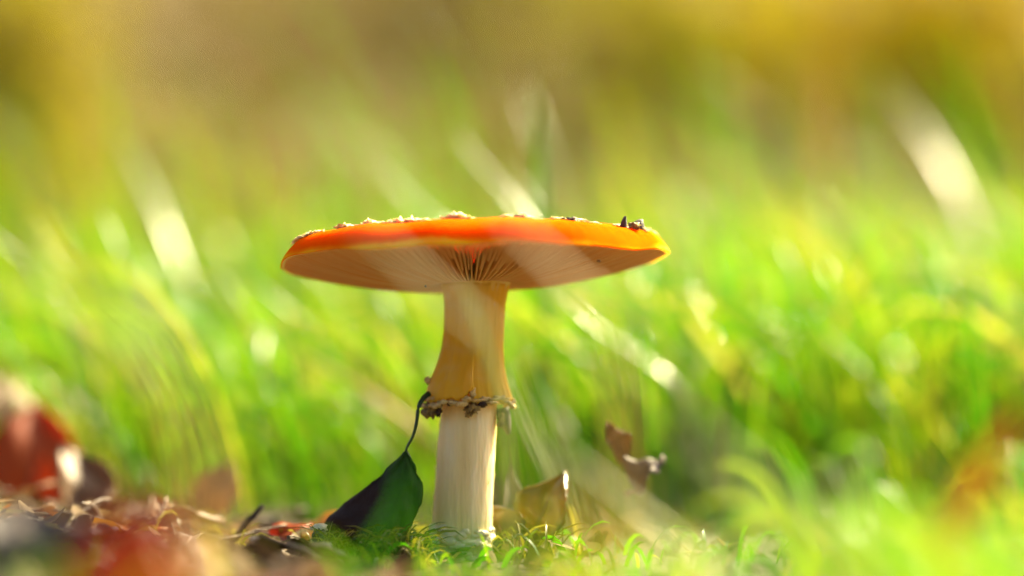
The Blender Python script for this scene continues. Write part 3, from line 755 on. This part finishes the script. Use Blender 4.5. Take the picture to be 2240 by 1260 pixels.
# moss and root tangle round the foot, and crumbs of litter
def tuft_stuff(name, label, n, area, Lr, wr, mat, cat):
    VV = []; FF = []
    for i in range(n):
        x, y = area()
        z = gz(x, y) - .001; L = random.uniform(*Lr); a = random.uniform(0, 6.28); d = Vector((math.cos(a), math.sin(a), 0)); l = random.uniform(.2, 1.3)
        p0 = Vector((x, y, z)); v, f = blade_arrays(bez(p0, p0 + Vector((0, 0, L * .6)), p0 + d * L * l * .6 + Vector((0, 0, L)), p0 + d * L * l + Vector((0, 0, L * random.uniform(.1, 1))), 6), random.uniform(*wr), Vector((random.gauss(0, 1), random.gauss(0, 1), .2)))
        FF += [tuple(k + len(VV) for k in q) for q in f]; VV += v
    o = bigmesh(name, np.array([tuple(v) for v in VV]), np.array(FF), mat)
    return tag(o, label, cat, kind='stuff')
M['moss'] = grass_material('moss', [(0, (.035, .035, .005)), (.4, (.07, .06, .008)), (.7, (.13, .10, .02)), (1, (.28, .22, .07))], .45, .4, 1.6)
def moss_area():
    while True:
        if random.random() < .3: return random.uniform(-.046, -.013), random.uniform(-.036, -.021)
        x = random.gauss(-.02, .022); y = random.gauss(.0, .018)
        if math.hypot(x, y) > .0095 and not (y < .006 and -.016 < x < .012): return x, y
tuft_stuff('moss', 'yellow green moss and root hairs round the mushroom foot', 1500, moss_area, (.004, .016), (.0003, .0011), M['moss'], 'moss')
def litter_area():
    while True:
        x = random.uniform(-.25, .25); y = random.uniform(-.55, .4)
        if in_litter(x, y) or random.random() < .25: return x, y
VV = []; FF = []
def chip(x, y, L, lift, VV, FF):
    a = random.uniform(0, 6.28); c, s = math.cos(a), math.sin(a); z = gz(x, y) + lift; b = len(VV); wd = L * random.uniform(.35, .8); tx = random.gauss(0, .5); ty = random.gauss(0, .5); cu = random.uniform(-.3, .6)
    for i in range(4):
        for j in range(3):
            u = i / 3 - .5; v = (j / 2 - .5) * (.3, 1.2, 1, .15)[i]
            X = u * L; Y = v * wd; Z = X * tx + Y * ty + cu * (u * u + v * v) * L
            VV.append((x + X * c - Y * s, y + X * s + Y * c, z + Z))
    for i in range(3):
        for j in range(2): q = b + i * 3 + j; FF.append((q, q + 1, q + 4, q + 3))
for i in range(2600):
    x, y = litter_area(); chip(x, y, random.uniform(.004, .012), random.uniform(.0005, .005), VV, FF)
def litter_m(name, stops, trans):
    N = NT(name); g = N.n('ShaderNodeNewGeometry'); c = N.ramp(g.outputs['Random Per Island'], stops)
    return N.done(N.leafy(c, c, trans, .7, .08))
M['chips'] = litter_m('litter_chips', [(0, (.04, .024, .012)), (.35, (.10, .06, .025)), (.6, (.16, .10, .04)), (.75, (.28, .19, .10)), (.9, (.10, .10, .02)), (1, (.3, .10, .02))], .3)
tag(bigmesh('leaf_crumbs', np.array(VV), np.array(FF), M['chips']), 'crumbled brown leaf fragments covering the soil', 'leaf litter', kind='stuff')

# ------------------------------------------------------------------ the bank behind: carpet of fallen leaves, shrubs
VV = []; FF = []
for i in range(24000):
    y = 1.6 + 11 * random.random() ** 1.4; x = random.uniform(-1, 1) * (.5 + .33 * y) * random.choice((1, 1, 2.6))
    if .05 * y < x < .25 * y and random.random() < .6: continue
    chip(x, y, random.uniform(.03, .06), random.uniform(.003, .02), VV, FF)
M['bank'] = litter_m('bank_leaves', [(0, (.07, .043, .005)), (.35, (.12, .078, .010)), (.65, (.17, .112, .017)), (.88, (.22, .152, .033)), (1, (.15, .13, .006))], .3)
tag(bigmesh('bank_leaf_litter', np.array(VV), np.array(FF), M['bank']), 'brown carpet of fallen leaves on the bank behind', 'leaf litter', kind='stuff')

def shrub(label, x, y, h, r, mat, n, seed, leafL=.05, name='shrub'):
    root = empty(name, (x, y, gz(x, y))); tag(root, label, 'shrub'); rs = random.Random(seed)
    tips = []
    for k in range(9):
        a = rs.uniform(0, 6.28); l = rs.uniform(.3, .95); tip = Vector((math.cos(a) * r * l, math.sin(a) * r * l, h * rs.uniform(.55, .95)))
        pts = bez(Vector((math.cos(a) * .03, math.sin(a) * .03, -.03)), Vector((tip.x * .2, tip.y * .2, h * .3)), Vector((tip.x * .7, tip.y * .7, h * .6)), tip, 7)
        tube('branch', pts, list(np.linspace(.012, .003, 7)), M['stalk_brown'], root, 6); tips += pts[2:]
    V = []; F = []
    for i in range(n):
        c = rs.choice(tips); c = Vector((c.x, c.y, c.z * rs.uniform(.25, 1.05))) + Vector((rs.gauss(0, r * .25), rs.gauss(0, r * .25), rs.gauss(0, h * .08)))
        if c.z < .02: c.z = .02 + rs.random() * .1
        L = leafL * rs.uniform(.6, 1.2); d = Vector((rs.gauss(0, 1), rs.gauss(0, 1), rs.gauss(0, .7))).normalized(); s = d.cross(Vector((rs.gauss(0, 1), rs.gauss(0, 1), 1))).normalized() * L * .32; nn = s.cross(d).normalized() * L * .1
        b = len(V); V += [c - d * L * .5, c - s + nn, c, c + s + nn, c + d * L * .5]; F += [(b, b + 2, b + 1), (b, b + 3, b + 2), (b + 1, b + 2, b + 4), (b + 2, b + 3, b + 4)]
    bigmesh('foliage', np.array([tuple(v) for v in V]), np.array(F), mat, root)
    return root
def foliage(name, stops): return litter_m(name, stops, .5)
M['fol_yellow'] = foliage('yellow_foliage', [(0, (.34, .24, .003)), (.5, (.42, .30, .004)), (1, (.30, .27, .004))])
M['fol_dark'] = foliage('dark_foliage', [(0, (.09, .08, .005)), (.6, (.13, .11, .006)), (1, (.18, .13, .012))])
M['fol_lime'] = foliage('lime_foliage', [(0, (.24, .26, .004)), (.5, (.32, .29, .006)), (1, (.34, .26, .02))])
bx = lambda px, Y: P(px, 300, Y).x
shrub('golden yellow shrub high on the bank', bx(2060, 4.2), 4.2, .5, .30, M['fol_yellow'], 900, 1)
shrub('dark olive low shrub under the golden yellow shrub', bx(2240, 3.6), 3.6, .12, .10, M['fol_dark'], 500, 2, .035)
shrub('dark olive shrub in the middle of the bank top', bx(980, 5.5), 5.5, .5, .5, M['fol_dark'], 700, 3)
shrub('lime yellow shrub at the left end of the bank', bx(-20, 3.2), 3.2, .5, .13, M['fol_lime'], 900, 4, .04)
shrub('lime green shrub beside the golden yellow shrub', bx(1600, 4.6), 4.6, .5, .30, M['fol_lime'], 750, 5)
